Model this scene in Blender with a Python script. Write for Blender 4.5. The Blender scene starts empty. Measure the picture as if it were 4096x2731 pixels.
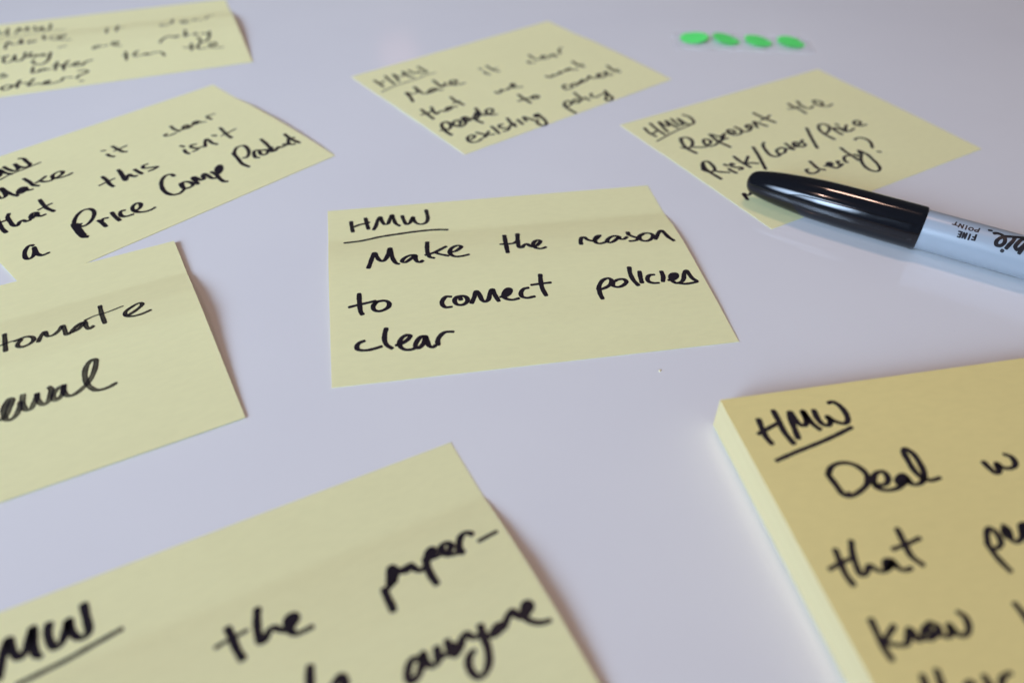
import bpy, bmesh, math, random
from mathutils import Vector, Matrix
random.seed(7)
C = bpy.context.scene.collection
MM = 0.001
# ---------------------------------------------------------------- camera
cam_d = bpy.data.cameras.new('camera'); cam = bpy.data.objects.new('camera', cam_d); C.objects.link(cam)
bpy.context.scene.camera = cam
PITCH, ROLL = 0.7370620, 0.0291577
cp, sp, cr, sr = math.cos(PITCH), math.sin(PITCH), math.cos(ROLL), math.sin(ROLL)
FW = Vector((0, cp, -sp)); UP0 = Vector((0, sp, cp)); RT0 = Vector((1, 0, 0))
RT = cr*RT0 + sr*UP0; UP = -sr*RT0 + cr*UP0
M = Matrix((RT, UP, -FW)).transposed().to_4x4(); M.translation = Vector((0, 0, 134.3316*MM))
cam.matrix_world = M
cam_d.sensor_width = 36; cam_d.sensor_fit = 'HORIZONTAL'; cam_d.lens = 27.912
cam_d.clip_start = 0.01; cam_d.clip_end = 20
cam_d.dof.use_dof = True; cam_d.dof.focus_distance = 0.213; cam_d.dof.aperture_fstop = 27.912/3.9
cam_d.dof.aperture_blades = 0
# ---------------------------------------------------------------- world and lamps
sc = bpy.context.scene
w = bpy.data.worlds.new('World'); sc.world = w; w.use_nodes = True
w.node_tree.nodes['Background'].inputs[0].default_value = (0.62, 0.62, 0.66, 1)
w.node_tree.nodes['Background'].inputs[1].default_value = 0.12
def lamp(name, loc, to, size, power, col, size_y=None):
    d = bpy.data.lights.new(name, 'AREA'); d.energy = power; d.color = col; d.size = size
    if size_y: d.shape = 'RECTANGLE'; d.size_y = size_y
    o = bpy.data.objects.new(name, d); C.objects.link(o); o.location = loc
    o.rotation_euler = (Vector(to)-Vector(loc)).to_track_quat('-Z', 'Y').to_euler()
    return o
wl = lamp('window_light', (-1.03, -0.80, 0.70), (-0.20, 0.30, 0), 0.85, 3.75, (0.57, 0.745, 1.0), 0.75)
wl.data.spread = math.radians(40)
lamp('ceiling_light', (-0.66, -0.55, 1.7), (0.05, 0.2, 0), 0.05, 3.0, (1.0, 0.66, 0.53))
lamp('ceiling_light', (0.20, 0.70, 2.05), (0.0, 0.2, 0), 0.24, 9.3, (1.0, 0.64, 0.50))
fl = lamp('far_lamp', (-0.36, 2.3, 0.83), (0.0, 0.2, 0), 0.12, 0.020, (1.0, 0.5, 0.45))
fl.data.shape = 'DISK'
sc.view_settings.view_transform = 'Standard'; sc.view_settings.look = 'None'
sc.view_settings.exposure = 0; sc.view_settings.gamma = 1
# ---------------------------------------------------------------- helpers
def new_mat(name, base, rough=0.5, spec=0.5):
    m = bpy.data.materials.new(name); m.use_nodes = True
    b = m.node_tree.nodes['Principled BSDF']
    b.inputs['Base Color'].default_value = (*base, 1); b.inputs['Roughness'].default_value = rough
    b.inputs['Specular IOR Level'].default_value = spec
    return m, m.node_tree, b
def noise(nt, scale, detail=4, coord='Object', rough=0.5, stretch=None):
    tc = nt.nodes.new('ShaderNodeTexCoord'); mp = nt.nodes.new('ShaderNodeMapping'); n = nt.nodes.new('ShaderNodeTexNoise')
    nt.links.new(tc.outputs[coord], mp.inputs[0]); nt.links.new(mp.outputs[0], n.inputs['Vector'])
    if stretch: mp.inputs['Scale'].default_value = stretch
    n.inputs['Scale'].default_value = scale; n.inputs['Detail'].default_value = detail; n.inputs['Roughness'].default_value = rough
    return n
def ramp(nt, src, stops):
    r = nt.nodes.new('ShaderNodeValToRGB'); nt.links.new(src, r.inputs[0])
    e = r.color_ramp.elements
    while len(e) < len(stops): e.new(0.5)
    for i, (p, c) in enumerate(stops): e[i].position = p; e[i].color = (*c, 1) if len(c) == 3 else c
    return r
def link_obj(name, mesh, mat, parent=None, smooth=True):
    o = bpy.data.objects.new(name, mesh); C.objects.link(o)
    if mat: mesh.materials.append(mat)
    if smooth:
        for p in mesh.polygons: p.use_smooth = True
    if parent: o.parent = parent
    return o
def from_data(name, v, f, mat, parent=None, smooth=True):
    me = bpy.data.meshes.new(name); me.from_pydata(v, [], f); me.update()
    return link_obj(name, me, mat, parent, smooth)
def tag(o, label=None, cat=None, group=None, kind=None):
    if label: o['label'] = label
    if cat: o['category'] = cat
    if group: o['group'] = group
    if kind: o['kind'] = kind
    return o
def thing(name, loc, rot, label, cat, group=None):
    o = bpy.data.objects.new(name, None); C.objects.link(o); o.location = loc; o.rotation_euler = rot
    o.empty_display_size = 0.01
    return tag(o, label, cat, group)
# ---------------------------------------------------------------- materials
def paper_mat(name, base, translucent=0.14):
    m, nt, b = new_mat(name, base, 0.78, 0.25)
    n1 = noise(nt, 900, 5, stretch=(0.35, 1, 1)); n2 = noise(nt, 40, 3)
    mx = nt.nodes.new('ShaderNodeMixRGB'); mx.blend_type = 'MULTIPLY'; mx.inputs[0].default_value = 1
    r1 = ramp(nt, n1.outputs['Fac'], [(0.25, (0.975, 0.975, 0.97)), (0.75, (1.02, 1.02, 1.02))])
    r2 = ramp(nt, n2.outputs['Fac'], [(0.3, tuple(x*0.99 for x in base)), (0.7, tuple(min(1, x*1.01) for x in base))])
    nt.links.new(r2.outputs[0], mx.inputs[1]); nt.links.new(r1.outputs[0], mx.inputs[2])
    nt.links.new(mx.outputs[0], b.inputs['Base Color'])
    bp = nt.nodes.new('ShaderNodeBump'); bp.inputs['Strength'].default_value = 0.05; bp.inputs['Distance'].default_value = 0.00006
    bq = nt.nodes.new('ShaderNodeBump'); bq.inputs['Strength'].default_value = 0.3; bq.inputs['Distance'].default_value = 0.0004
    n4 = noise(nt, 22, 2); nt.links.new(n4.outputs['Fac'], bq.inputs['Height']); nt.links.new(bq.outputs[0], bp.inputs['Normal'])
    nt.links.new(n1.outputs['Fac'], bp.inputs['Height']); nt.links.new(bp.outputs[0], b.inputs['Normal'])
    if translucent:
        t = nt.nodes.new('ShaderNodeBsdfTranslucent'); t.inputs[0].default_value = (0.98, 0.84, 0.42, 1)
        ms = nt.nodes.new('ShaderNodeMixShader'); ms.inputs[0].default_value = translucent
        out = nt.nodes['Material Output']
        nt.links.new(b.outputs[0], ms.inputs[1]); nt.links.new(t.outputs[0], ms.inputs[2]); nt.links.new(ms.outputs[0], out.inputs[0])
    return m
PAPER = paper_mat('pale_yellow_paper', (0.95, 0.93, 0.52))
PADTOP = paper_mat('deep_yellow_pad_paper', (0.85, 0.73, 0.30), 0)
PADSIDE, nt, b = new_mat('pad_cut_edge', (0.84, 0.76, 0.46), 0.75, 0.3)
n = noise(nt, 60, 6, stretch=(0.15, 0.15, 90))
r = ramp(nt, n.outputs['Fac'], [(0.3, (0.80, 0.68, 0.36)), (0.65, (0.86, 0.74, 0.41))]); nt.links.new(r.outputs[0], b.inputs['Base Color'])
TABLE, nt, b = new_mat('glossy_white_laminate', (0.80, 0.80, 0.80), 0.1, 0.5)
n1 = noise(nt, 14, 6); n2 = noise(nt, 120, 4)
r = ramp(nt, n1.outputs['Fac'], [(0.3, (0.775, 0.775, 0.78)), (0.7, (0.81, 0.81, 0.805))]); nt.links.new(r.outputs[0], b.inputs['Base Color'])
n5 = noise(nt, 420, 2, stretch=(1, 0.45, 1)); r5 = ramp(nt, n5.outputs['Fac'], [(0.17, (0.80, 0.80, 0.82)), (0.205, (1, 1, 1))])
mx = nt.nodes.new('ShaderNodeMixRGB'); mx.blend_type = 'MULTIPLY'; mx.inputs[0].default_value = 0.7
nt.links.new(r.outputs[0], mx.inputs[1]); nt.links.new(r5.outputs[0], mx.inputs[2]); nt.links.new(mx.outputs[0], b.inputs['Base Color'])
r = ramp(nt, n2.outputs['Fac'], [(0.3, (0.075,)*3), (0.75, (0.11,)*3)]); nt.links.new(r.outputs[0], b.inputs['Roughness'])
_ink = {}
def ink_mat(fade):
    key = round(fade, 1)
    if key in _ink: return _ink[key]
    m, nt, b = new_mat('marker_ink', (0.012, 0.009, 0.016), 0.5, 0.25)
    if key > 0:
        at = nt.nodes.new('ShaderNodeAttribute'); at.attribute_name = 'across'
        n = noise(nt, 260, 3)
        ab = nt.nodes.new('ShaderNodeMath'); ab.operation = 'ABSOLUTE'; nt.links.new(at.outputs['Fac'], ab.inputs[0])
        pw = nt.nodes.new('ShaderNodeMath'); pw.operation = 'POWER'; nt.links.new(ab.outputs[0], pw.inputs[0]); pw.inputs[1].default_value = 2.2
        inv = nt.nodes.new('ShaderNodeMath'); inv.operation = 'SUBTRACT'; inv.inputs[0].default_value = 1.0; nt.links.new(pw.outputs[0], inv.inputs[1])
        mu = nt.nodes.new('ShaderNodeMath'); mu.operation = 'MULTIPLY'; nt.links.new(inv.outputs[0], mu.inputs[0]); nt.links.new(n.outputs['Fac'], mu.inputs[1])
        mk = nt.nodes.new('ShaderNodeMath'); mk.operation = 'MULTIPLY'; nt.links.new(mu.outputs[0], mk.inputs[0]); mk.inputs[1].default_value = 0.95*key
        t = nt.nodes.new('ShaderNodeBsdfTransparent'); ms = nt.nodes.new('ShaderNodeMixShader')
        nt.links.new(mk.outputs[0], ms.inputs[0]); nt.links.new(b.outputs[0], ms.inputs[1]); nt.links.new(t.outputs[0], ms.inputs[2])
        nt.links.new(ms.outputs[0], nt.nodes['Material Output'].inputs[0])
    _ink[key] = m
    return m
# ---------------------------------------------------------------- table
bm = bmesh.new(); bmesh.ops.create_cube(bm, size=1)
bmesh.ops.scale(bm, vec=(2.4, 1.6, 0.028), verts=bm.verts)
bmesh.ops.bevel(bm, geom=bm.edges[:], offset=0.003, segments=3, affect='EDGES')
me = bpy.data.meshes.new('table_top'); bm.to_mesh(me); bm.free()
tb = link_obj('table_top', me, TABLE, smooth=False); tb.location = (0, 0.35, -0.014)
tag(tb, 'glossy white table top under the sticky notes', kind='structure')
# note placement: x, y of the far right corner in mm and heading
NOTE = {'C': (42.3082, 224.6802, 0.202), 'T': (12.0818, 364.52, 0.6903), 'R': (122.744, 320.016, 0.5623), 'L': (-117.418, 289.0058, 0.8326), 'A': (-97.3544, 185.4176, 0.5225), 'B': (-12.8712, 114.3128, 0.5031), 'F': (-139.0218, 380.1296, 0.4217), 'P': (145.4039, 143.984, 0.219)}
# lift of each sheet above the table along its length (mm), and how much of it the left side has
PROF = {'C': [(0, 0), (15.5, 0), (16.5, 0.05), (20, 0.55), (26, 1.2), (34, 1.5), (42, 1.35), (50, 1.05), (61, 0.8), (70, 0.35), (76.1, 0.12)], 'T': [(0, 0), (17, 0), (30, 0.45), (50, 0.5), (65, 0.3), (76.1, 0.05)], 'R': [(0, 0), (17, 0), (30, 0.25), (50, 0.25), (65, 0.15), (76.1, 0.08)], 'L': [(0, 0), (15, 0), (25, 0.8), (43, 1.1), (57, 0.85), (68, 0.5), (76.1, 0.05)], 'A': [(0, 0.9), (16.2, 0.75), (20, 1.35), (27, 2.25), (36, 2.5), (48, 1.6), (60, 0.9), (70, 0.5), (76.1, 0.35)], 'B': [(0, 0), (16.3, 0), (20, 0.6), (26, 1.3), (35, 2.0), (45, 2.15), (54, 1.7), (66, 0.9), (76.1, 0.2)], 'F': [(0, 0), (16.5, 0), (20, 0.6), (27, 1.7), (40, 1.9), (55, 1.2), (68, 0.5), (76.1, 0.1)], 'P': [(0, 0), (76.1, 0)]}
SIDE = {'C': 0.7, 'T': 0.8, 'R': 0.8, 'L': 0.7, 'A': 0.8, 'B': 0.75, 'F': 0.75, 'P': 1}
PEN = ((71.9148, 218.433, 6.75), (117.2825, 194.0929, 6.75))
CRB = (36.1987, 138.9221, 0.0)
# handwriting: note, word, dryness | stroke weight: points on the sheet in 1/50 mm (marker barrel: 1/100 mm, mrad)
INK = '''
C HMW 0.25|0.9:343,349 346,472 358,605;0.9:367,488 474,440 552,422 603,401;0.9:559,285 570,429 587,572;0.9:663,601 695,525 741,352 781,280 795,386 832,490 875,481 919,353 958,254 973,361 997,494 1046,558;0.9:1107,303 1121,422 1155,538 1200,512 1236,427 1267,353 1272,458 1312,537 1373,564 1441,535 1480,437 1483,306 1480,199;1.03:231,892 456,876 735,808 1016,770 1299,743 1583,743 1737,767
C Make 0.0|1:542,1595 573,1485 614,1326 645,1243 667,1335 701,1436 746,1471 788,1426 829,1314 869,1151 876,1322 893,1456 932,1556 964,1573;1:1210,1396 1160,1388 1083,1416 1025,1477 1012,1523 1046,1552 1110,1503 1183,1425 1210,1401 1199,1471 1218,1557 1256,1580 1292,1553;1:1407,1084 1389,1230 1384,1382 1407,1482 1458,1509;1:1353,1420 1472,1377 1658,1251;1:1480,1368 1548,1428 1663,1488;1:1695,1397 1763,1396 1839,1340 1874,1285 1831,1250 1757,1283 1703,1362 1698,1446 1741,1513 1821,1531 1950,1505
C the 0.0|1:2536,1090 2522,1270 2510,1446 2505,1539;1:2439,1322 2542,1332 2642,1323 2698,1274;1:2734,1082 2701,1275 2694,1440 2723,1457 2768,1402 2815,1377 2842,1419 2876,1458 2935,1447 2998,1382 3023,1331 2989,1305 2933,1341 2899,1424 2925,1496 2995,1527 3068,1502
C reason 0.0|1:3590,1506 3602,1427 3642,1344 3678,1342 3705,1406 3765,1449 3829,1426 3891,1359 3916,1330 3865,1347 3820,1417 3808,1492 3849,1539 3924,1527 3998,1493;1:4171,1393 4109,1382 4022,1433 3981,1503 4013,1541 4087,1508 4170,1424 4188,1396 4181,1459 4231,1486 4296,1440;1:4346,1322 4342,1382 4390,1442 4449,1496 4418,1538 4356,1553 4306,1550;1:4576,1387 4506,1422 4472,1495 4490,1563 4562,1587 4644,1537 4691,1453 4654,1395 4576,1387 4520,1425;1:4696,1558 4741,1488 4802,1393 4853,1353 4878,1432 4899,1541 4946,1639
C to 0.0|1:391,2151 388,2278 389,2413 396,2509 413,2559;1:254,2396 360,2370 472,2349 592,2325;1:603,2350 561,2421 569,2498 622,2535 710,2511 764,2452 766,2386 722,2340 647,2338 596,2359 568,2412
C connect 0.0|1:1587,2391 1527,2381 1468,2446 1453,2522 1489,2590 1570,2595;1:1729,2399 1664,2409 1622,2480 1644,2556 1711,2578 1777,2534 1795,2458 1754,2403 1709,2402;1:1703,2401 1707,2464;1:1841,2554 1888,2453 1938,2332 1963,2386 1986,2527 2019,2562 2070,2521 2108,2408 2154,2326 2168,2437 2197,2570;1:2235,2497 2293,2500 2369,2439 2395,2363 2366,2343 2310,2400 2275,2493 2310,2549 2382,2580 2469,2564;1:2356,2367 2329,2443 2297,2477;1:2637,2370 2576,2381 2522,2453 2520,2532 2578,2571 2684,2558;1:2854,2127 2833,2258 2823,2399 2842,2558;1:2692,2318 2815,2311 2960,2308
C policies 0.0|1:3581,2536 3568,2636 3574,2737;1:3572,2545 3609,2459 3680,2368 3763,2339 3796,2379 3763,2462 3686,2522 3604,2550;1:3800,2448 3788,2503 3842,2540 3931,2513 3991,2446 3971,2396 3900,2385 3822,2420;1:4116,2162 4093,2285 4097,2432 4129,2540;1:4233,2269 4213,2367 4197,2492;1:4415,2360 4352,2361 4299,2421 4297,2493 4353,2533 4425,2540;1:4535,2315 4528,2415 4492,2513;1:4577,2505 4652,2500 4720,2434 4720,2381 4668,2384 4620,2450 4621,2522 4661,2581 4733,2571 4792,2507 4839,2399 4887,2343 4899,2408 4916,2516 4952,2589 4882,2611 4770,2615 4685,2585;1:4680,2396 4680,2459
C clear 0.0|1:413,3071 353,3096 318,3159 336,3213 417,3239 522,3228 618,3201;1:698,2888 673,2989 665,3111 689,3192 744,3251;1:800,3209 867,3188 956,3121 985,3065 950,3045 888,3079 846,3156 850,3242 904,3302 986,3309 1042,3281;1:1185,3105 1126,3099 1072,3157 1033,3254 1058,3300 1109,3265 1153,3187 1173,3103 1188,3192 1202,3280 1246,3312 1273,3291;1:1311,3271 1319,3195 1365,3115 1431,3067 1528,3074
T HMW 0.2|0.9:274,418 277,576 268,766;0.9:287,604 421,546;0.9:550,368 526,554 508,785;0.9:644,728 688,558 720,390 736,511 794,566 891,531 934,391 941,511 927,648 967,758;0.9:1067,417 1076,562 1107,616 1191,575 1198,636 1256,691 1326,672 1325,531 1317,369;0.72:116,942 460,861 722,851 1010,834 1243,796 1447,804
T Make 0.1|1:360,1660 429,1459 471,1256 507,1339 576,1384 680,1336 737,1124 712,1315 700,1457 752,1528 830,1521 969,1479 1024,1466 980,1408 874,1442 809,1519 882,1538 1007,1490 1024,1533 1101,1568;1:1197,1101 1168,1295 1155,1451;1:1141,1416 1244,1402 1316,1339;1:1165,1435 1294,1465 1400,1476 1509,1442 1540,1345 1467,1327 1387,1419 1403,1525 1507,1565 1614,1576
T it 0.35|0.9:2257,1179 2271,1241;0.9:2236,1368 2220,1482 2248,1550;0.9:2459,1166 2434,1318 2435,1448 2483,1543;0.9:2410,1376 2565,1385
T clear 0.3|0.9:3320,1513 3255,1515 3240,1593 3354,1626;0.9:3498,1245 3459,1435 3485,1558;0.9:3513,1563 3637,1543 3729,1499 3695,1456 3603,1519 3611,1600 3718,1601 3904,1524 3924,1564 3831,1608 3784,1574;0.9:3924,1564 3892,1652 3946,1666;0.9:4061,1597 4121,1485 4218,1390 4311,1361
T that 0.1|1:305,2024 293,2213 278,2454;1:190,2197 293,2213 416,2185;1:507,2052 458,2176 430,2333 519,2292 578,2284 628,2340 742,2304 809,2260 746,2234 675,2303 724,2330 827,2285 911,2307;1:1036,1925 1016,2097 1045,2323;1:922,2152 1082,2145
T we 0.2|1:1854,2244 1865,2316 1951,2293 1994,2225 2031,2277 2121,2287 2164,2244;1:2140,2287 2240,2273 2344,2216 2344,2141 2270,2198 2276,2290 2412,2367
T want 0.25|1:3111,2266 3120,2342 3170,2355 3251,2298 3258,2350 3367,2322 3473,2272;1:3346,2321 3422,2343 3481,2311;1:3533,2302 3674,2262 3739,2261 3635,2319 3583,2305;1:3680,2280 3719,2332 3837,2394;1:4000,2053 3981,2185 4021,2383;1:3935,2249 4088,2273
T to 0.1|1:2136,2595 2123,2768 2113,2982;1:1964,2798 2118,2798 2255,2821;1:2257,2830 2371,2788 2406,2853 2350,2908 2273,2882 2257,2830 2339,2839
T connect 0.15|1:3167,2814 3129,2775 3055,2843 3045,2941 3175,2969;1:3350,2843 3249,2850 3211,2917 3298,2936 3387,2895 3354,2838;1:3420,2905 3519,2823 3599,2813 3488,2888 3558,2893;1:3608,2884 3782,2787 3799,2745 3797,2841 3850,2900 3959,2887 4061,2825 4015,2793 3942,2876 3966,2950 4084,2952;1:4200,2876 4218,2798 4129,2916 4254,2981;1:4448,2614 4397,2809 4447,2988;1:4357,2850 4517,2869
T people 0.0|1.05:207,2896 193,3014 199,3131;1.05:141,2892 216,2902 278,2932 378,2859 416,2755 388,2676 307,2692 235,2786 216,2902;1.05:479,2785 549,2746 609,2759 600,2841 516,2928 456,2914 442,2846 474,2781;1.05:454,2898 507,2980 605,2961 679,2897 684,2812;1.05:684,2753 765,2720 802,2806 787,2885 726,2872 698,2793;1.05:734,2743 731,2845 792,2859;1.05:882,2893 886,2984 908,3089;1.05:785,2869 892,2840 993,2761 1047,2708 1041,2795 958,2887 891,2899;1.05:1140,2573 1100,2715 1088,2828 1131,2888 1218,2889 1311,2864 1362,2777 1312,2726 1233,2763 1189,2869 1224,2939 1324,2980;1.05:940,2814 963,2860
T existing 0.0|1:384,3454 470,3432 510,3378 471,3337 379,3368 322,3465 344,3547 445,3578 552,3545;1:607,3321 651,3394 704,3472 826,3544;1:810,3407 697,3481 607,3528 679,3524;1:957,3298 945,3417 916,3565;1:1172,3347 1117,3324 1060,3398 1104,3471 1162,3526 1100,3567 1023,3556;1:1378,3214 1336,3360 1316,3533;1:1277,3435 1382,3450;1:1186,3514 1287,3441;1:1497,3371 1471,3541;1:1603,3488 1626,3387 1652,3345 1681,3410 1733,3549;1:1903,3490 1839,3475 1867,3405 1937,3394 1928,3478 1901,3636 1842,3769 1772,3807 1725,3775 1714,3680 1748,3603 1815,3576;1:1881,3415 1896,3470
T policy 0.05|1:2557,3429 2543,3592 2543,3770;1:2565,3473 2640,3350 2737,3327 2760,3413 2667,3485 2584,3478;1:2803,3411 2899,3359 2933,3446 2856,3498 2800,3460;1:3070,3145 3038,3307 3006,3456;1:3099,3409 3108,3534;1:3320,3360 3250,3424 3269,3505 3379,3521;1:3406,3491 3481,3502 3556,3500;1:3619,3421 3560,3584 3537,3709 3451,3777 3387,3757 3398,3674 3512,3591;1:3614,3438 3540,3550
R HMW 0.1|0.9:310,318 276,484 299,659;0.9:516,223 485,414 480,677;0.9:295,556 489,490;0.9:591,629 630,452 695,244 697,397 757,459 830,275 836,418 848,592;0.9:967,264 944,422 946,541 1016,538 1078,316 1087,441 1106,578 1211,602 1290,496 1312,336 1264,244;0.77:203,805 681,686 1218,606
R Represent 0.05|1:646,919 536,1102 491,1289 522,1477;1:568,1012 648,934 741,946 770,1031 705,1171 605,1248 506,1272 428,1195;1:608,1271 694,1339 818,1396;1:847,1346 937,1344 1023,1284 1030,1206 976,1167 916,1210 868,1323 885,1403 988,1419 1114,1377;1:1186,1073 1153,1235 1134,1388 1165,1501 1181,1605;1:1201,1082 1247,1164 1293,1246;1:1149,1356 1276,1305 1440,1176;1:1350,1209 1265,1326 1377,1335;1:1150,1370 1275,1332;1:1546,1152 1568,1243 1636,1245 1651,1154 1604,1105 1545,1137 1521,1236 1562,1307 1639,1331 1744,1293 1798,1195 1779,1084;1:1775,1268 1837,1317 1950,1296 2042,1233 2070,1139 2011,1134 1953,1212 1982,1263;1:2124,1294 2175,1193 2227,1090 2261,1154 2287,1257 2318,1338;1:2480,828 2487,938 2505,1084 2557,1307;1:2392,1109 2522,1100 2684,1050
R the 0.2|0.95:3352,862 3334,995 3357,1118 3335,1323;0.95:3188,1022 3303,1056 3429,1049;0.95:3586,866 3513,1017 3504,1155 3553,1205 3668,1185;0.95:3579,1213 3683,1171;0.95:3866,1009 3812,1091 3812,1187 3876,1223 3954,1155 3952,1074 3905,1005 3832,1038;0.95:3812,1219 3914,1315 4079,1291
R Risk 0.0|1:249,1961 345,1836 433,1768 496,1793 483,1936 430,2050 367,2081 294,2069 244,1951;1:393,1789 313,1937 294,2069 304,2214 309,2332;1:390,2087 460,2165 570,2245;1:680,2009 696,2054;1:644,2157 646,2240 666,2310;1:830,2080 802,2040 748,2106 789,2177 865,2219 843,2266 776,2253;1:1010,1885 991,2023 993,2145 1005,2285;1:1223,2003 1107,2087 1012,2156;1:997,2172 1100,2185 1203,2262;1:1531,1805 1420,2037 1295,2264 1187,2457
R Cover 0.0|1:1822,1771 1739,1830 1650,1986 1599,2160 1644,2235 1741,2244;1:1879,2062 1815,2083 1764,2176 1815,2217 1921,2187 1986,2108 1958,2059 1856,2062;1:1758,2198 1735,2236;1:2127,1991 2116,2102 2107,2208 2045,2141 1978,2116;1:2252,2060 2264,2132 2316,2134 2347,2060 2302,2027 2241,2059 2205,2151 2254,2178 2299,2211 2393,2203 2422,2154 2420,2087 2500,2033;1:2898,1754 2743,1985 2607,2203 2508,2370
R Price 0.05|1:3119,1829 3055,1918 3015,2061 3014,2196 3021,2293;1:3109,1837 3201,1775 3281,1786 3318,1874 3252,1971 3132,2044 3035,2072;1:3323,1983 3285,2100 3282,2235;1:3313,1999 3384,2010 3392,2048;1:3496,1909 3498,1953;1:3441,2033 3417,2145 3440,2199;1:3634,2027 3530,2096 3454,2193 3496,2216 3655,2187;1:3447,2073 3468,2159;1:3784,2066 3821,2115 3914,2109 3959,2040 3916,1988 3844,2014 3801,2081 3812,2138 3895,2184 3978,2187
R clearly 0.0|1:1819,2811 1779,2806 1738,2873 1761,2936 1846,2955 1949,2930;1:2039,2645 2008,2761 1987,2880 2051,2962;1:2143,2870 2201,2895 2275,2912 2320,2871 2311,2823 2252,2834 2215,2910 2236,2961 2272,3012 2371,3007 2468,2976;1:2281,2850 2267,2891;1:2491,2885 2457,2866 2422,2920 2406,2983 2476,2969;1:2581,2973 2590,2910 2670,2831 2732,2811 2796,2825;1:2873,2578 2842,2713 2835,2847 2818,3015;1:2911,2851 2925,2908;1:3076,2791 3056,2867 2891,3001 2794,3118 2733,3253 2734,3360 2795,3428 2906,3395 2993,3275 3055,3115 3108,2946 3089,2822;1:3060,2819 3016,2871;1:3326,2488 3419,2464 3501,2509 3530,2599 3496,2698 3382,2830;1:3344,2974 3384,3009
R _m 0.0|1:256,3006 282,2935 322,2845 337,2906 376,2923 446,2886
F HMW 0.3|0.95:323,278 372,576 420,575 454,513 516,535;0.95:526,294 526,464 531,689;0.95:677,631 728,462 743,334 797,524 870,513 904,335 920,531;0.95:1051,368 1056,542 1119,602 1167,468 1192,438 1218,638 1293,665 1355,535 1355,322;0.57:309,942 394,823 815,792 1243,685 1643,734
F Make 0.25|0.95:544,1627 558,1381 582,1225 665,1423 783,1432 820,1143 849,1458;0.95:1079,1363 1007,1354 968,1467 1033,1474 1103,1410;0.95:1236,1016 1254,1250 1271,1382;0.95:1340,1271 1481,1154;0.95:1368,1382 1513,1494;0.95:1550,1396 1634,1328 1654,1197 1581,1212 1537,1392 1598,1508 1767,1574
F clear 0.4|0.9:3597,1350 3541,1389 3601,1453 3738,1385;0.9:3821,1017 3786,1362;0.9:3964,1370 4058,1365 4099,1264 4026,1252 3979,1355 4047,1463 4145,1419;0.9:4298,1217 4223,1309 4284,1370 4353,1355 4402,1395;0.9:4489,1342 4547,1163 4608,1094 4696,1040
F it 0.4|0.9:2480,1083 2463,1445;0.9:2705,963 2676,1200 2660,1405;0.9:2607,1158 2823,1226
F Why 0.1|1:424,2058 492,2051 629,2038;1:629,2053 561,2075 550,2325 635,2340 701,2274 738,2045 747,2289 827,2347 906,2194;1:927,1986 923,2169 975,2217 1032,2024;1:1010,2199 1090,2257 1113,2159 1160,2220 1253,2161 1276,2199;1:1183,2228 1322,2276;1:1387,2145 1368,2322 1320,2516 1216,2643 1113,2593 1056,2455 1090,2407;0.8:1537,1958 1608,1915 1686,1909
F are 0.25|0.95:2302,2098 2215,2131 2175,2227 2273,2182 2323,2152 2371,2168;0.95:2384,2157 2470,2139;0.95:2542,2163 2630,2129 2659,2059 2599,2023 2545,2101 2589,2195 2707,2266
F policy 0.15|1:3457,2343 3490,2258 3564,2153 3660,2087 3706,2135;1:3739,2179 3796,2132 3857,2153 3776,2191;1:4009,1889 3990,2065 3967,2206 4053,2136;1:4138,2180 4197,2118 4202,2185;1:4291,2198 4360,2171 4416,2240;1:4471,2125 4455,2285 4394,2494 4315,2597 4266,2580
F _is 0.15|1:428,2985 494,3007 613,2951 558,2918 491,2881 567,2837
F better 0.05|1:1068,2724 1062,2836 1057,2961 1158,2953 1248,2927 1294,2872 1215,2859 1158,2925;1:1293,2914 1384,2902;1:1503,2623 1478,2747 1457,2969;1:1420,2756 1614,2807;1:1705,2647 1626,2797 1604,3019;1:1556,2831 1773,2890;1:1786,2850 1868,2834 1893,2770 1835,2765 1786,2850 1841,2927 1946,2904;1:1945,2933 2008,2809 2080,2759 2140,2750
F other 0.05|1:568,3385 527,3451 571,3533 646,3519 709,3433 665,3364 568,3385;1:709,3406 806,3358 969,3360;1:842,3221 806,3358 791,3515;1:1079,3247 1013,3374 986,3501 1068,3475 1156,3464 1265,3528 1332,3469 1344,3404 1288,3413 1265,3515 1353,3544 1487,3508 1554,3476 1601,3368 1758,3393;1:1856,3160 1948,3148 2037,3221 1989,3289 1872,3362 1829,3458;1:1875,3598 1937,3611
F than 0.15|0.95:2770,2584 2762,2942;0.95:2699,2743 2817,2767;0.95:3005,2616 2946,2673 2927,2834 3018,2834 3092,2813 3168,2778 3150,2848 3200,2834;0.95:3225,2827 3302,2792 3352,2778 3434,2821 3479,2986
F the 0.15|0.95:4046,2603 4015,2905;0.95:3879,2737 4135,2806;0.95:4208,2335 4246,2542 4149,2795 4185,2899 4327,2884;0.95:4376,2807 4473,2838 4523,2761 4483,2684 4413,2725 4384,2840 4461,2927 4633,2968
L HMW 0.15|1:746,721 845,512 859,647 923,624 981,421 1006,584 1064,701;1:1067,390 1090,528 1140,636 1198,616 1228,416 1244,548 1297,633 1384,622 1396,454 1392,324 1343,287;1:1226,467 1208,591;0.75:699,818 866,755 1048,695 1265,681 1543,652
L Make 0.05|1:538,1299 682,1064 642,1241 660,1375 725,1359 754,1222 776,1040 789,1224 815,1370 859,1470;1:1051,1320 996,1277 914,1354 901,1424 957,1432 1041,1350 1032,1425 1098,1442;1:1014,1322 941,1382;1:1137,1008 1154,1185 1156,1331 1204,1407;1:1210,1290 1313,1250 1401,1193;1:1270,1265 1320,1351 1393,1384 1444,1367 1518,1355 1610,1314 1649,1246 1612,1196 1527,1218 1470,1278 1468,1356 1548,1403 1645,1414 1737,1394
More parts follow.
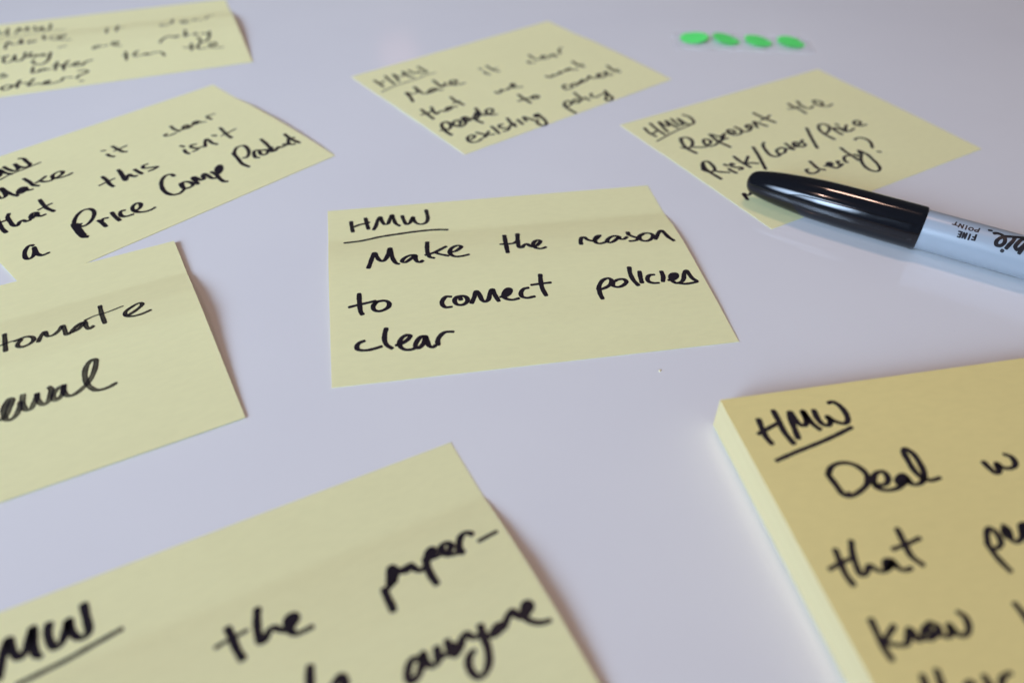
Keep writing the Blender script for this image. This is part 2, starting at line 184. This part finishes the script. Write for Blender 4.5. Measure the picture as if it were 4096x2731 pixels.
L it 0.15|0.95:2401,1011 2445,1044;0.95:2405,1208 2411,1296 2448,1360;0.95:2600,985 2611,1137 2627,1305 2672,1352;0.95:2534,1182 2654,1164 2772,1144
L clear 0.2|0.9:3456,1246 3399,1264 3398,1312 3473,1338 3584,1327;0.9:3647,1014 3627,1193 3652,1312;0.9:3642,1302 3755,1290 3864,1237 3847,1180 3772,1218 3750,1286 3815,1318 3942,1258 4071,1193 4030,1169 3964,1219 3990,1282 4077,1238 4083,1281 4158,1314;0.9:4276,1302 4262,1231 4285,1136 4360,1130 4429,1149
L that 0.0|1:390,1899 356,2105 340,2259 344,2346;1:308,2055 381,2041 483,2039;1:563,1893 516,1968 494,2126 489,2250 521,2295 591,2222 641,2213 660,2275 718,2274;1:869,2150 815,2126 752,2206 749,2255 813,2213 868,2158 844,2251 876,2283 935,2282;1:1044,1832 1025,1989 1020,2142 1059,2284;0.8:909,2097 1014,2073 1128,2056
L this 0.0|1:2018,1847 2015,2002 1994,2153 2002,2241;0.85:1863,2071 1992,2049 2129,2031;1:2293,1825 2265,1976 2225,2147 2225,2213 2299,2118 2347,2078 2353,2144 2388,2205 2413,2196;1:2291,1896 2256,2073 2232,2186;1:2481,1999 2488,2115 2500,2196;1:2711,1978 2641,1980 2603,2052 2681,2113 2779,2175 2701,2203 2612,2202
L isnt 0.05|0.95:3396,1808 3419,1871;0.95:3367,1975 3341,2085 3357,2147;0.95:3602,1938 3536,1911 3495,1969 3534,2068 3559,2101 3482,2132 3440,2128;0.95:3553,2087 3624,2092 3665,2123 3731,2011 3817,1904 3830,1959 3816,2097 3850,2190;0.95:3964,1862 4002,1913;0.95:4204,1707 4173,1887 4148,2029 4146,2158;0.76:4061,1981 4205,1962 4373,1931
L a 0.0|1:482,2925 445,2895 366,2957 310,3056 290,3158 318,3195 377,3171 429,3094 470,2992;1:474,2983 451,3076 445,3180 476,3235 568,3239
L Price 0.0|1:1197,2879 1168,2865 1153,2921 1207,2958 1310,2917 1426,2800 1478,2673 1455,2587 1383,2559 1266,2616 1168,2724 1105,2834;1.25:1110,2810 1085,2953 1073,3091 1079,3203 1115,3237;1:1143,2842 1122,2987 1104,3174;1:1411,2970 1424,3053 1423,3177;1:1421,3035 1482,2973 1539,2993;1:1427,2999 1422,3106;1:1648,2910 1634,3025 1635,3168;1:1813,2979 1766,2964 1719,3020 1711,3092 1759,3143 1851,3159;1:1900,3052 1949,3092 2028,3050 2064,2966 2030,2926 1943,2970 1903,3064 1923,3141 1991,3204 2080,3230 2172,3214
L Comp 0.0|1.05:2828,2601 2814,2528 2742,2509 2636,2582 2557,2701 2501,2870 2503,3010 2551,3091 2632,3115 2742,3064;1.05:2784,2885 2756,2969 2765,3048 2833,3072 2908,3038 2917,2952 2863,2879 2794,2879;1.05:2797,2897 2756,3016;1.05:2976,3064 2992,2967 3002,2866 3033,2845 3050,2916 3071,2999 3121,3008 3155,2910 3202,2873 3217,2968 3225,3071 3261,3105;1.05:3314,2912 3327,3021 3303,3176 3310,3279 3347,3312;1.05:3381,2957 3425,2866 3517,2811 3509,2878 3439,2979 3371,3020;1.26:3479,2850 3393,3001
L Product 0.0|1:3922,2870 3967,2894 4067,2812 4146,2641 4143,2528 4049,2506 3941,2585 3887,2660;1:3882,2637 3849,2819 3810,3021 3837,3163;1:4119,3034 4081,2999 4114,2891 4179,2809 4230,2821 4263,2888 4251,2859 4196,2965 4236,3020 4323,2984 4343,2908 4287,2875;1:4476,2556 4455,2741 4428,2898 4432,3007 4526,2986;1:4460,2898 4391,2934 4381,3013 4452,3025 4530,2962 4577,3005 4646,2997 4662,2950 4691,3001;1:4806,2883 4741,2969 4748,3035 4808,3065;1:4869,2677 4854,2815 4858,2948 4885,3081;1:4794,2854 4860,2877 4923,2879
A Automate 0.4|0.9:2587,1519 2639,1412 2665,1332 2666,1472 2710,1427;0.9:2839,1140 2841,1335 2838,1508;0.63:2711,1387 2784,1376 2858,1358 3018,1351;0.9:3016,1380 2976,1433 2972,1489 3018,1526 3106,1504 3151,1446 3134,1378 3068,1341 2943,1369;0.9:3198,1507 3237,1410 3280,1349 3308,1460 3370,1463 3439,1400 3484,1323 3500,1432 3514,1536 3554,1522;0.9:3750,1377 3684,1385 3584,1478 3567,1517 3646,1492 3738,1395 3741,1478 3768,1549 3817,1519;0.9:3943,1098 3943,1321 3954,1519;0.63:3741,1346 3863,1306 4009,1303 4202,1260;0.9:4250,1491 4338,1442 4428,1348 4401,1300 4300,1343 4209,1423 4211,1496 4281,1547 4387,1553 4501,1525
A renewal 0.7|1:2634,2647 2692,2635 2737,2618 2782,2538 2824,2434 2835,2371 2811,2356 2767,2416 2738,2495 2736,2597 2753,2661 2795,2682 2850,2643 2890,2560 2912,2467;1:2948,2364 2935,2458 2937,2542 2962,2612 3001,2616 3040,2552 3071,2483 3088,2416;1:3088,2416 3085,2501 3101,2562 3133,2606 3169,2601 3202,2548 3224,2474 3237,2394 3220,2364;1:3370,2407 3314,2421 3261,2471 3242,2547 3256,2598 3300,2586 3341,2532 3370,2421;1:3373,2409 3359,2497 3376,2571 3419,2605 3481,2591 3556,2541 3637,2460 3701,2347 3742,2232 3755,2146 3715,2134 3661,2182 3619,2274 3602,2376 3606,2478 3637,2576 3685,2640 3758,2661 3828,2654 3901,2630
B HMW 0.1|1:591,656 624,506 656,377 685,313 701,400 723,489 760,546 802,512 842,411 880,292 879,377 876,507 891,584 922,612;1:1008,330 994,400 1004,511 1039,586 1089,563 1132,470 1167,356 1170,435 1195,529 1238,587 1287,589 1316,546 1314,464 1308,359 1303,268;0.85:727,791 924,769 1126,747 1336,707 1573,664
B the 0.0|0.95:2411,1109 2426,1213 2436,1338 2460,1457;0.76:2280,1245 2386,1228 2561,1210;0.95:2691,1041 2658,1157 2639,1291 2641,1384 2678,1376 2734,1305 2775,1293 2816,1339 2867,1376 2936,1347 2982,1295 2961,1245 2909,1265 2884,1347 2908,1421 2945,1452 3006,1454 3076,1450;0.95:2926,1274 2916,1364
B paper 0.0|0.95:3779,1395 3774,1483 3776,1566 3774,1632;0.95:3782,1404 3847,1382 3925,1295 3943,1222 3923,1189 3876,1283 3847,1368 3903,1356;0.95:3950,1234 3977,1286 4033,1295;0.95:4106,1259 4046,1260 3996,1282 4028,1307 4101,1272 4115,1324 4159,1363 4215,1341;0.95:4246,1268 4222,1382 4220,1469 4229,1559;0.95:4249,1277 4303,1197 4346,1176 4348,1222 4303,1276 4256,1288;0.95:4321,1191 4304,1260;0.95:4323,1287 4397,1284 4468,1289 4523,1243 4501,1187 4444,1199 4419,1262 4443,1317 4518,1342 4581,1353;0.95:4589,1362 4575,1331 4610,1240 4669,1175 4724,1167 4761,1209;0.81:4784,1320 4883,1310 4984,1301
B everyone 0.0|0.95:3808,2173 3761,2143 3695,2193 3657,2286 3676,2323 3741,2295 3809,2217 3856,2130 3842,2200 3873,2273 3932,2263 3976,2151;0.95:3976,2151 3973,2232 4030,2238;0.95:4083,2134 4074,2214 4089,2279 4168,2227 4206,2174 4264,2143 4286,2191 4332,2214 4387,2194;0.95:4079,2180 4119,2189 4106,2242 4061,2243;0.95:4401,2139 4382,2252 4367,2362 4317,2473 4242,2536 4187,2536 4155,2470 4166,2386 4223,2324 4259,2319;0.95:4394,2228 4450,2253 4503,2217 4569,2201 4559,2246 4487,2270 4449,2265;0.95:4531,2206 4483,2256;0.95:4581,2245 4650,2180 4721,2134 4737,2193 4775,2232 4844,2216 4895,2165 4875,2118 4828,2157 4796,2243 4829,2308 4898,2355 4979,2371;0.95:4863,2136 4860,2186
B _tall 0.0|1:2953,1809 2934,1862 2910,1948 2886,2044;1:3062,2076 3111,2028 3160,1998 3172,2060 3161,2127
P HMW 0.0|1:297,355 279,485 272,597 292,689;1:511,264 506,411 495,570 519,725;1:212,541 340,490 518,424;1:601,668 626,525 652,378 682,307 690,397 707,494 750,519 801,464 829,315 835,423 851,520 887,595;1:682,336 646,448;1:954,338 938,442 954,538 1005,565 1057,511 1053,439 1080,494 1136,548 1198,571 1251,534 1281,421 1265,310 1219,252 1166,261;1:241,913 487,845 795,770 1011,709 1237,636
P Deal 0.0|1:677,1176 691,1297 709,1430 758,1464 892,1425 1018,1345 1064,1247 1038,1148 960,1079 853,1062 754,1096 677,1176;1:763,1434 774,1455;1:1038,1329 1117,1389 1197,1391 1260,1323 1249,1244 1163,1252 1100,1320 1083,1409 1155,1461 1268,1463 1372,1423 1442,1377 1428,1314 1348,1353 1324,1408 1380,1412 1442,1377 1455,1439 1528,1452 1612,1402 1658,1330 1683,1226 1687,1087 1640,1008 1606,1044 1586,1153 1576,1301 1604,1387 1668,1432 1781,1420;1:1395,1348 1384,1386
P w 0.0|1:2350,1328 2361,1405 2385,1471 2430,1459 2473,1357 2497,1417 2562,1442 2633,1428 2678,1367 2677,1304 2630,1268
P that 0.0|0.95:314,2005 295,2127 281,2258 296,2356;0.95:164,2176 289,2138 409,2111;0.95:507,1945 464,2033 427,2164 417,2284 465,2281 541,2210 575,2253 625,2287 708,2266 780,2205 733,2184 684,2237 680,2273 773,2216 792,2282 832,2313 909,2304;0.95:1012,1902 991,2055 978,2193 1030,2290;0.95:848,2092 995,2069 1165,2029
P people 0.0|0.95:1765,2204 1759,2316 1767,2399 1787,2495;0.95:1766,2210 1823,2111 1892,2050 1918,2080 1922,2154 1896,2222 1826,2263 1782,2261;0.95:2043,2053 2060,2094 2018,2191 1994,2168 2013,2097;0.95:2015,2202 2047,2238 2130,2205 2223,2074 2268,2070 2222,2161 2161,2272
P know 0.0|0.95:272,2705 259,2832 250,2957 259,3051;0.95:437,2791 363,2841 294,2902 365,2947 458,2955 555,2835 568,2902 569,2944 635,2936;0.95:765,2820 700,2851 639,2915 668,2953 752,2926 801,2871 771,2827;0.95:723,2867 712,2918;0.95:807,2861 801,2935 838,2964 888,2941 918,2860 929,2927 963,2977 1025,2967 1081,2902 1095,2817 1064,2778
P how 0.0|0.95:1613,2803 1620,2917 1610,3035;0.95:1673,2938 1640,3041
P _there 0.0|0.95:431,3232 415,3287 407,3337;0.95:573,3214 555,3278 538,3341;0.95:729,3377 790,3345 798,3382;0.95:930,3332 930,3386 928,3437;0.95:1165,3346 1111,3353 1058,3379 1018,3433
M FINE 0.0|0.9:6483,-638 6487,-914;0.9:6486,-908 6413,-911;0.9:6488,-779 6418,-781;0.9:6338,-694 6338,-952;0.9:6248,-688 6250,-953;0.9:6250,-953 6179,-697;0.9:6179,-697 6181,-954;0.9:6119,-693 6118,-963;0.9:6118,-963 6057,-959;0.9:6119,-835 6057,-832;0.9:6119,-693 6041,-698
M POINT 0.0|0.75:6509,-226 6492,-471;0.75:6491,-463 6424,-472 6410,-411 6501,-360;0.75:6346,-311 6284,-331 6255,-419 6284,-487 6341,-473 6361,-381 6338,-317;0.75:6188,-278 6180,-510;0.75:6104,-264 6093,-492;0.75:6093,-492 6012,-272;0.75:6012,-272 5990,-489;0.75:5908,-231 5891,-434;0.75:5821,-427 5952,-426
M _script 0.0|1.2:6886,-287 6952,-227 7072,-247 7175,-430 7194,-660 7128,-834 7038,-840 7003,-705 7043,-514 7136,-336 7260,-230 7415,-142 7622,-10;1.2:7401,-197 7381,-424 7323,-679 7287,-864;1.2:7205,-1027 7231,-1038;1.2:7760,-224 7664,-131 7580,-201 7506,-458 7476,-684 7540,-806 7611,-692 7675,-486 7769,-315;1.2:7672,-425 7648,-678 7622,-928;0.96:6746,-172 6809,-153
'''
# ---------------------------------------------------------------- sticky notes
NW, NH, TH = 101.6, 76.028, 0.10
def lin(P, x):
    if x <= P[0][0]: return P[0][1]
    for (a, b), (c, d) in zip(P, P[1:]):
        if x <= c: return b+(d-b)*(x-a)/(c-a)
    return P[-1][1]
def prof(n, v):
    P = PROF[n]
    if v > 74.5: return lin(P, v)
    return sum(lin(P, max(0, v+k*0.3)) for k in (-2, -1, 0, 1, 2))/5
def zf(n, u, v):
    t = min(max(u/NW, 0), 1)
    if n == 'P': return 8.1
    return 0.12+prof(n, v)*(SIDE[n]+(1-SIDE[n])*t)
def sheet(name, n, mat, parent, nu=24, nv=84):
    v, f = [], []
    for layer in (0, 1):
        for j in range(nv+1):
            for i in range(nu+1):
                u = NW*i/nu; vv = NH*j/nv
                v.append(((u-NW)*MM, -vv*MM, (zf(n, u, vv)-TH*layer)*MM))
    W = nu+1; N = W*(nv+1)
    for j in range(nv):
        for i in range(nu):
            a = j*W+i
            f.append((a, a+W, a+W+1, a+1)); f.append((N+a, N+a+1, N+a+W+1, N+a+W))
    ns = len(f)
    def wall(idx):          # thin cut edge with vertices of its own, so the faces stay crisp
        b0 = len(v)
        for i in idx: v.append(v[i])
        for i in idx: v.append(v[N+i])
        k = len(idx)
        for i in range(k-1): f.append((b0+i, b0+i+1, b0+k+i+1, b0+k+i))
    wall(list(range(nu+1))); wall([nv*W+i for i in range(nu, -1, -1)])
    wall([j*W for j in range(nv, -1, -1)]); wall([j*W+nu for j in range(nv+1)])
    o = from_data(name, v, f, mat, parent)
    for p in o.data.polygons: p.use_smooth = p.index < ns
    return o
def spline(pts, step):
    if len(pts) < 3:
        a, b = pts; n = max(2, int(math.dist(a, b)/step))
        return [(a[0]+(b[0]-a[0])*i/n, a[1]+(b[1]-a[1])*i/n) for i in range(n+1)]
    P = [tuple(2*pts[0][k]-pts[1][k] for k in (0, 1))]+list(pts)+[tuple(2*pts[-1][k]-pts[-2][k] for k in (0, 1))]
    out = []
    for i in range(1, len(P)-2):
        p0, p1, p2, p3 = P[i-1:i+3]
        d = max(math.dist(p1, p2), 1e-4); n = max(2, int(d/step)+1)
        # centripetal parametrisation avoids loops at tight corners
        t0 = 0; t1 = t0+max(math.dist(p0, p1), 1e-3)**.5; t2 = t1+d**.5; t3 = t2+max(math.dist(p2, p3), 1e-3)**.5
        for k in range(n):
            t = t1+(t2-t1)*k/n; q = []
            for c in (0, 1):
                A1 = (t1-t)/(t1-t0)*p0[c]+(t-t0)/(t1-t0)*p1[c]; A2 = (t2-t)/(t2-t1)*p1[c]+(t-t1)/(t2-t1)*p2[c]
                A3 = (t3-t)/(t3-t2)*p2[c]+(t-t2)/(t3-t2)*p3[c]
                B1 = (t2-t)/(t2-t0)*A1+(t-t0)/(t2-t0)*A2; B2 = (t3-t)/(t3-t1)*A2+(t-t1)/(t3-t1)*A3
                q.append((t2-t)/(t2-t1)*B1+(t-t1)/(t2-t1)*B2)
            out.append(tuple(q))
    out.append(tuple(pts[-1]))
    return out
def ribbon(strokes, nibx, niby, ang, surf, rng, step=0.35):
    """flat marker strokes: an elliptical nib swept along each path, laid on the surface by surf(u, v, lift)"""
    V, F, A = [], [], []
    ca, sa = math.cos(ang), math.sin(ang)
    for si, (k, pts) in enumerate(strokes):
        S = spline(pts, step)
        if len(S) < 2: continue
        ph = rng.uniform(0, 6); L = 0; rows = []
        for i, p in enumerate(S):
            a = S[max(i-1, 0)]; b = S[min(i+1, len(S)-1)]
            dx, dy = b[0]-a[0], b[1]-a[1]; d = math.hypot(dx, dy) or 1
            nx, ny = -dy/d, dx/d
            ex, ey = nx*ca+ny*sa, -nx*sa+ny*ca
            hw = k*math.hypot(nibx*ex, niby*ey)*(1+0.05*math.sin(L*1.7+ph)+0.03*math.sin(L*5.1+ph*2)+rng.uniform(-.02, .02))
            rows.append((p, (nx, ny), hw)); L += d/2
        lift = 0.030+si*0.0016
        # round ends
        def cap(p, n, hw, sgn, t):
            tx, ty = n[1]*sgn, -n[0]*sgn
            return (p[0]+tx*hw*t, p[1]+ty*hw*t)
        full = []
        p, n, hw = rows[0]
        for t, w_ in ((0.75, .55), (0.45, .88)): full.append((cap(p, n, hw, -1, t), n, hw*w_))
        full += rows
        p, n, hw = rows[-1]
        for t, w_ in ((0.45, .88), (0.75, .55)): full.append((cap(p, n, hw, 1, t), n, hw*w_))
        base = len(V); K = 5
        for (p, n, hw) in full:
            for q in range(K):
                x = -1+2*q/(K-1)
                V.append(surf(p[0]+n[0]*hw*x, p[1]+n[1]*hw*x, lift)); A.append(x)
        for i in range(len(full)-1):
            for q in range(K-1):
                a = base+i*K+q; F.append((a, a+1, a+K+1, a+K))
    return V, F, A
def ink_object(name, strokes, nibx, niby, ang, surf, parent, fade, label, rng, step=0.35, mat=None):
    V, F, A = ribbon(strokes, nibx, niby, ang, surf, rng, step)
    o = from_data(name, V, F, mat or ink_mat(fade), parent, smooth=False)
    at = o.data.attributes.new('across', 'FLOAT', 'POINT'); at.data.foreach_set('value', A)
    # all strokes face up
    bm = bmesh.new(); bm.from_mesh(o.data); bmesh.ops.recalc_face_normals(bm, faces=bm.faces)
    bm.to_mesh(o.data); bm.free()
    if label: o['label'] = label
    return o
WORDS = {}
for line in INK.strip().splitlines():
    head, body = line.split('|'); n, w_, fd = head.split()
    st = []
    for s in body.split(';'):
        k, pp = s.split(':'); st.append((float(k), [tuple(float(x) for x in q.split(',')) for q in pp.split()]))
    WORDS.setdefault(n, []).append((w_, float(fd), st))
SHOW = {'_m': 'start of a handwritten word running under the marker cap', '_is': 'last letters of a handwritten word cut off by the left edge',
        '_tall': 'tops of handwritten letters cut off by the bottom edge', '_there': 'tops of handwritten letters cut off by the bottom edge', 'isnt': "handwritten word isn't"}
G = 'yellow sticky notes stuck on the white table'
INFO = [
 ('C', 'pale yellow sticky note in the centre reading Make the reason to connect policies clear', True),
 ('T', 'pale yellow sticky note behind the centre one, saying people connect existing policy', True),
 ('R', 'pale yellow sticky note with a black marker cap lying on its near corner', True),
 ('L', 'pale yellow sticky note on the left reading this isn\'t a Price Comp Product', True),
 ('A', 'pale yellow sticky note on the left ending in renewal, its top edge overlapping another note', True),
 ('B', 'pale yellow sticky note nearest the camera, blurred, with the words paper and everyone', True),
 ('F', 'pale yellow sticky note in the far left corner reading policy better than the other', True),
]
BOLD = dict(C=1.02, T=0.98, R=1.0, L=1.0, A=0.98, B=1.25, F=0.88, P=1.05)
def put_ink(n, root, rng):
    for (w_, fd, st) in WORDS.get(n, []):
        st = [(k, [(a/50, b/50) for a, b in p]) for k, p in st]
        surf = lambda u, v, l: ((u-NW)*MM, -v*MM, (zf(n, u, v)+l)*MM)
        ink_object('handwritten_word', st, 0.66*BOLD[n], 0.43*BOLD[n], 0.12, surf, root, fd, SHOW.get(w_, 'handwritten word '+w_), rng)
for n, label, _ in INFO:
    x, y, a = NOTE[n]
    rng = random.Random(ord(n))
    root = thing('sticky_note', (x*MM, y*MM, 0), (0, 0, a), label, 'sticky note', G)
    s = sheet('paper_sheet', n, PAPER, root)
    put_ink(n, root, rng)
# ---------------------------------------------------------------- sticky note pad
x, y, a = NOTE['P']
pad = thing('sticky_note_pad', (x*MM, y*MM, 0), (0, 0, a), 'thick deep yellow sticky note pad in the near right corner, top line Deal w', 'sticky note pad')
# the stack of sheets: ragged layers with slightly uneven cut edges
rng = random.Random(3)
v, f = [], []
NL = 81; h = 8.0
per = []
def outline(off, nn=10):
    pts = []
    cs = [(-NW, 0), (-NW, -NH), (0, -NH), (0, 0)]
    for i in range(4):
        (x0, y0), (x1, y1) = cs[i], cs[(i+1) % 4]
        for k in range(nn):
            pts.append((x0+(x1-x0)*k/nn+off[0], y0+(y1-y0)*k/nn+off[1]))
    return pts
for k in range(NL):
    z = 0.02+(h-0.04)*k/(NL-1)
    off = (rng.uniform(-.035, .035), rng.uniform(-.03, .03))
    for (px, py) in outline(off): v.append((px*MM, py*MM, z*MM))
P_ = 40
for k in range(NL-1):
    for i in range(P_):
        a0 = k*P_+i; a1 = k*P_+(i+1) % P_
        f.append((a0, a1, a1+P_, a0+P_))
f.append(tuple(range(P_))[::-1]); f.append(tuple((NL-1)*P_+i for i in range(P_)))
from_data('sheet_stack', v, f, PADSIDE, pad, smooth=False)
o = sheet('top_sheet', 'P', PADTOP, pad, 4, 4)
put_ink('P', pad, rng)
# ---------------------------------------------------------------- permanent marker
PT, PB = Vector(PEN[0]), Vector(PEN[1])
ax = (PB-PT).normalized(); L = (PB-PT).length
root = thing('permanent_marker', PB*MM, (0, 0, math.atan2(ax.y, ax.x)), 'black capped permanent marker with pale grey barrel lying across a note', 'marker')
root.location.z = 0
def P3(s, phi, r):   # local frame of the marker: x along the axis from the cap mouth, y left of it, z up
    # side = z cross axis = +y
    return Vector(((s-L), r*math.sin(phi), PB.z+r*math.cos(phi)))*MM
def lathe(name, prof_, mat, parent, seg=96, closed=True):
    v, f = [], []
    for (s, r) in prof_:
        for i in range(seg): v.append(P3(s, 2*math.pi*i/seg, r))
    for k in range(len(prof_)-1):
        for i in range(seg):
            a = k*seg+i; b_ = k*seg+(i+1) % seg
            f.append((a, a+seg, b_+seg, b_))
    o = from_data(name, v, f, mat, parent)
    return o
def smooth_prof(pts, n=60):
    P = spline(pts, 0.5)
    return [(a_, max(b_, 0.001)) for a_, b_ in P]
CAPM, nt, b = new_mat('glossy_black_plastic', (0.006, 0.007, 0.010), 0.08, 0.5)
nn = noise(nt, 500, 4, stretch=(0.25, 1, 1)); r = ramp(nt, nn.outputs['Fac'], [(0.35, (0.06,)*3), (0.75, (0.13,)*3)]); nt.links.new(r.outputs[0], b.inputs['Roughness'])
bp = nt.nodes.new('ShaderNodeBump'); bp.inputs['Strength'].default_value = 0.05; bp.inputs['Distance'].default_value = 0.0001
n3 = noise(nt, 220, 3); nt.links.new(n3.outputs['Fac'], bp.inputs['Height']); nt.links.new(bp.outputs[0], b.inputs['Normal'])
BARM, nt, b = new_mat('pale_grey_barrel_plastic', (0.38, 0.43, 0.48), 0.3, 0.5)
nn = noise(nt, 60, 3); r = ramp(nt, nn.outputs['Fac'], [(0.3, (0.335, 0.395, 0.450)), (0.7, (0.365, 0.425, 0.480))]); nt.links.new(r.outputs[0], b.inputs['Base Color'])
prof_c = smooth_prof([(0, 0.0), (0.15, 1.2), (0.7, 2.4), (1.8, 3.3), (4, 3.95), (8, 4.7), (14, 5.4), (22, 6.05), (32, 6.3), (42, 6.38), (L-1.2, 6.42)])
prof_c += [(L-.5, 6.40), (L-.12, 6.25), (L, 6.0), (L, 5.60), (L-.6, 5.55), (L-8, 5.5)]
cap = lathe('cap', prof_c, CAPM, root)
cap['label'] = 'glossy black cap'
# pocket clip: a low rib along the side of the cap
def rcap(s):
    for (a0, b0), (a1, b1) in zip(prof_c, prof_c[1:]):
        if a0 <= s <= a1 and a1 > a0: return b0+(b1-b0)*(s-a0)/(a1-a0)
    return 6.4
v, f = [], []
rows = 46; cols = 9; s0, s1 = 12.5, L-1.6
for i in range(rows+1):
    t = i/rows; s = s0+(s1-s0)*t
    hw = math.radians(18 + 7*t)*min(1, (t/0.12+0.02))**.5
    hgt = 0.55*min(1, t/0.25)*min(1, (1-t)/0.02+0.35)
    for j in range(cols):
        q = -1+2*j/(cols-1)
        edge = -0.25 if abs(q) == 1 else hgt*(1-abs(q)**8*0.25)
        qq = q if abs(q) < 1 else q
        v.append(P3(s, math.radians(-76)+hw*qq, rcap(s)+edge))
for i in range(rows):
    for j in range(cols-1):
        a0 = i*cols+j; f.append((a0, a0+1, a0+cols+1, a0+cols))
f.append(tuple(range(cols))); f.append(tuple(rows*cols+j for j in range(cols))[::-1])
clip = from_data('clip', v, f, CAPM, cap)
md = clip.modifiers.new('n', 'EDGE_SPLIT'); md.split_angle = math.radians(50)
lathe('barrel', [(L-9, 5.3), (L-2, 5.62), (L, 5.74), (L+48, 5.74), (L+66, 5.86), (L+80, 5.9), (L+83, 5.8), (L+84.6, 5.2), (L+85.5, 4.2), (L+86, 3), (L+86, 0.001)], BARM, root)
PRINT, nt, b = new_mat('printed_black_lettering', (0.012, 0.012, 0.016), 0.35, 0.4)
for (w_, fd, st) in WORDS['M']:
    # unroll the barrel: u along the axis, v = arc length
    st = [(k, [(a/100, b_/1000*5.76) for a, b_ in p]) for k, p in st]
    surf = lambda u, v, l: P3(u, v/5.76, 5.76+0.02+l*0.3)
    bold = w_ != '_script'
    ink_object('printed_word', st, 0.29 if bold else 0.44, 0.25 if bold else 0.40, 0, surf, root, 0,
               'upside-down printed word '+w_ if bold else 'upside-down script wordmark running off the right edge', rng, 0.12 if bold else .25, PRINT)
# ---------------------------------------------------------------- green dot stickers on their backing strip
GREEN, nt, b = new_mat('fluorescent_green_paper', (0.12, 0.94, 0.19), 0.6, 0.3)
nn = noise(nt, 300, 3); r = ramp(nt, nn.outputs['Fac'], [(0.3, (0.12, 0.91, 0.18)), (0.7, (0.14, 0.97, 0.21))]); nt.links.new(r.outputs[0], b.inputs['Base Color'])
LINER, nt, b = new_mat('waxy_backing_strip', (0.84, 0.86, 0.87), 0.22, 0.6)
nn = noise(nt, 80, 3); r = ramp(nt, nn.outputs['Fac'], [(0.3, (0.82, 0.84, 0.85)), (0.7, (0.87, 0.89, 0.90))]); nt.links.new(r.outputs[0], b.inputs['Base Color']); b.inputs['Alpha'].default_value = 0.14
def rounded(w_, h_, r_, seg=6):
    out = []
    for cx, cy, a0 in ((w_/2-r_, h_/2-r_, 0), (-w_/2+r_, h_/2-r_, 90), (-w_/2+r_, -h_/2+r_, 180), (w_/2-r_, -h_/2+r_, 270)):
        for k in range(seg+1):
            a_ = math.radians(a0+90*k/seg); out.append((cx+r_*math.cos(a_), cy+r_*math.sin(a_)))
    return out
pts = rounded(60, 17, 3); N = len(pts)
v = [(x_*MM, y_*MM, 0.25*MM+0.35*MM*(abs(y_)/8.5)**3) for x_, y_ in pts]+[(x_*MM, y_*MM, 0.04*MM) for x_, y_ in pts]
f = [tuple(range(N)), tuple(range(2*N-1, N-1, -1))]+[(i, i+N, (i+1) % N+N, (i+1) % N) for i in range(N)]
ln = from_data('backing_strip', v, f, LINER, smooth=False); ln.location = (96.3*MM, 344.8*MM, 0); ln.rotation_euler = (0, 0, -0.035)
tag(ln, 'thin whitish backing strip under the four green dots at the back', 'backing strip')
DOTS = [(75.66, 347.7, 1.10, 0.0, -0.11, 'brightest green dot sticker, leftmost of the row, its left side dipped'),
        (89.65, 347.2, 1.1, 0.0, 0.15, 'green dot sticker tilted most, between the leftmost and the third dot'),
        (103.5, 346.3, 0.95, 0.0, 0.10, 'green dot sticker between the tilted second dot and the rightmost dot'),
        (117.7, 346.2, 0.95, 0.0, 0.10, 'green dot sticker at the right end of the row, farthest from the notes')]
def dot_mesh(seed):
    rg = random.Random(seed); v, f = [], []; SEG = 40; RR = 6.1
    for layer, zz in ((0, 0.0), (1, -0.1)):
        v.append((0, 0, zz*MM))
        for rr in (0.5, 1.0):
            for i in range(SEG):
                a_ = 2*math.pi*i/SEG
                v.append((RR*rr*math.cos(a_)*MM, RR*rr*math.sin(a_)*MM, (zz+0.12*rr*rr*math.cos(2*a_+seed))*MM))
    n1 = 1+2*SEG
    for o_, flip in ((0, False), (n1, True)):
        for i in range(SEG):
            j = (i+1) % SEG
            t_ = (o_, o_+1+i, o_+1+j); q = (o_+1+i, o_+1+SEG+i, o_+1+SEG+j, o_+1+j)
            f += [t_[::-1], q[::-1]] if flip else [t_, q]
    for i in range(SEG):
        j = (i+1) % SEG; f.append((1+SEG+i, n1+1+SEG+i, n1+1+SEG+j, 1+SEG+j))
    return v, f
for i, (x_, y_, z_, rx, ry, lab) in enumerate(DOTS):
    v, f = dot_mesh(i)
    d = from_data('dot_sticker', v, f, GREEN, smooth=False); d.location = (x_*MM, y_*MM, z_*MM); d.rotation_euler = (rx, ry, 0)
    tag(d, lab, 'sticker', 'green dot stickers on the backing strip')
# ---------------------------------------------------------------- small crumb of paper on the table
CRUMB, nt, b = new_mat('paper_crumb', (0.85, 0.78, 0.45), 0.8, 0.2)
nn = noise(nt, 2000, 2); r = ramp(nt, nn.outputs['Fac'], [(0.3, (0.8, 0.7, 0.38)), (0.7, (0.9, 0.85, 0.55))]); nt.links.new(r.outputs[0], b.inputs['Base Color'])
bm = bmesh.new(); bmesh.ops.create_icosphere(bm, subdivisions=2, radius=0.00032)
for q in bm.verts:
    q.co *= random.uniform(.75, 1.2); q.co.z = max(q.co.z*0.5, -0.0001); q.co.x *= 1.5
me = bpy.data.meshes.new('paper_crumb'); bm.to_mesh(me); bm.free()
c = link_obj('paper_crumb', me, CRUMB); c.location = (CRB[0]*MM, CRB[1]*MM, 0.0001); c.rotation_euler = (0, 0, 1.0)
tag(c, 'tiny yellow paper crumb on bare table just below the centre note', 'crumb')
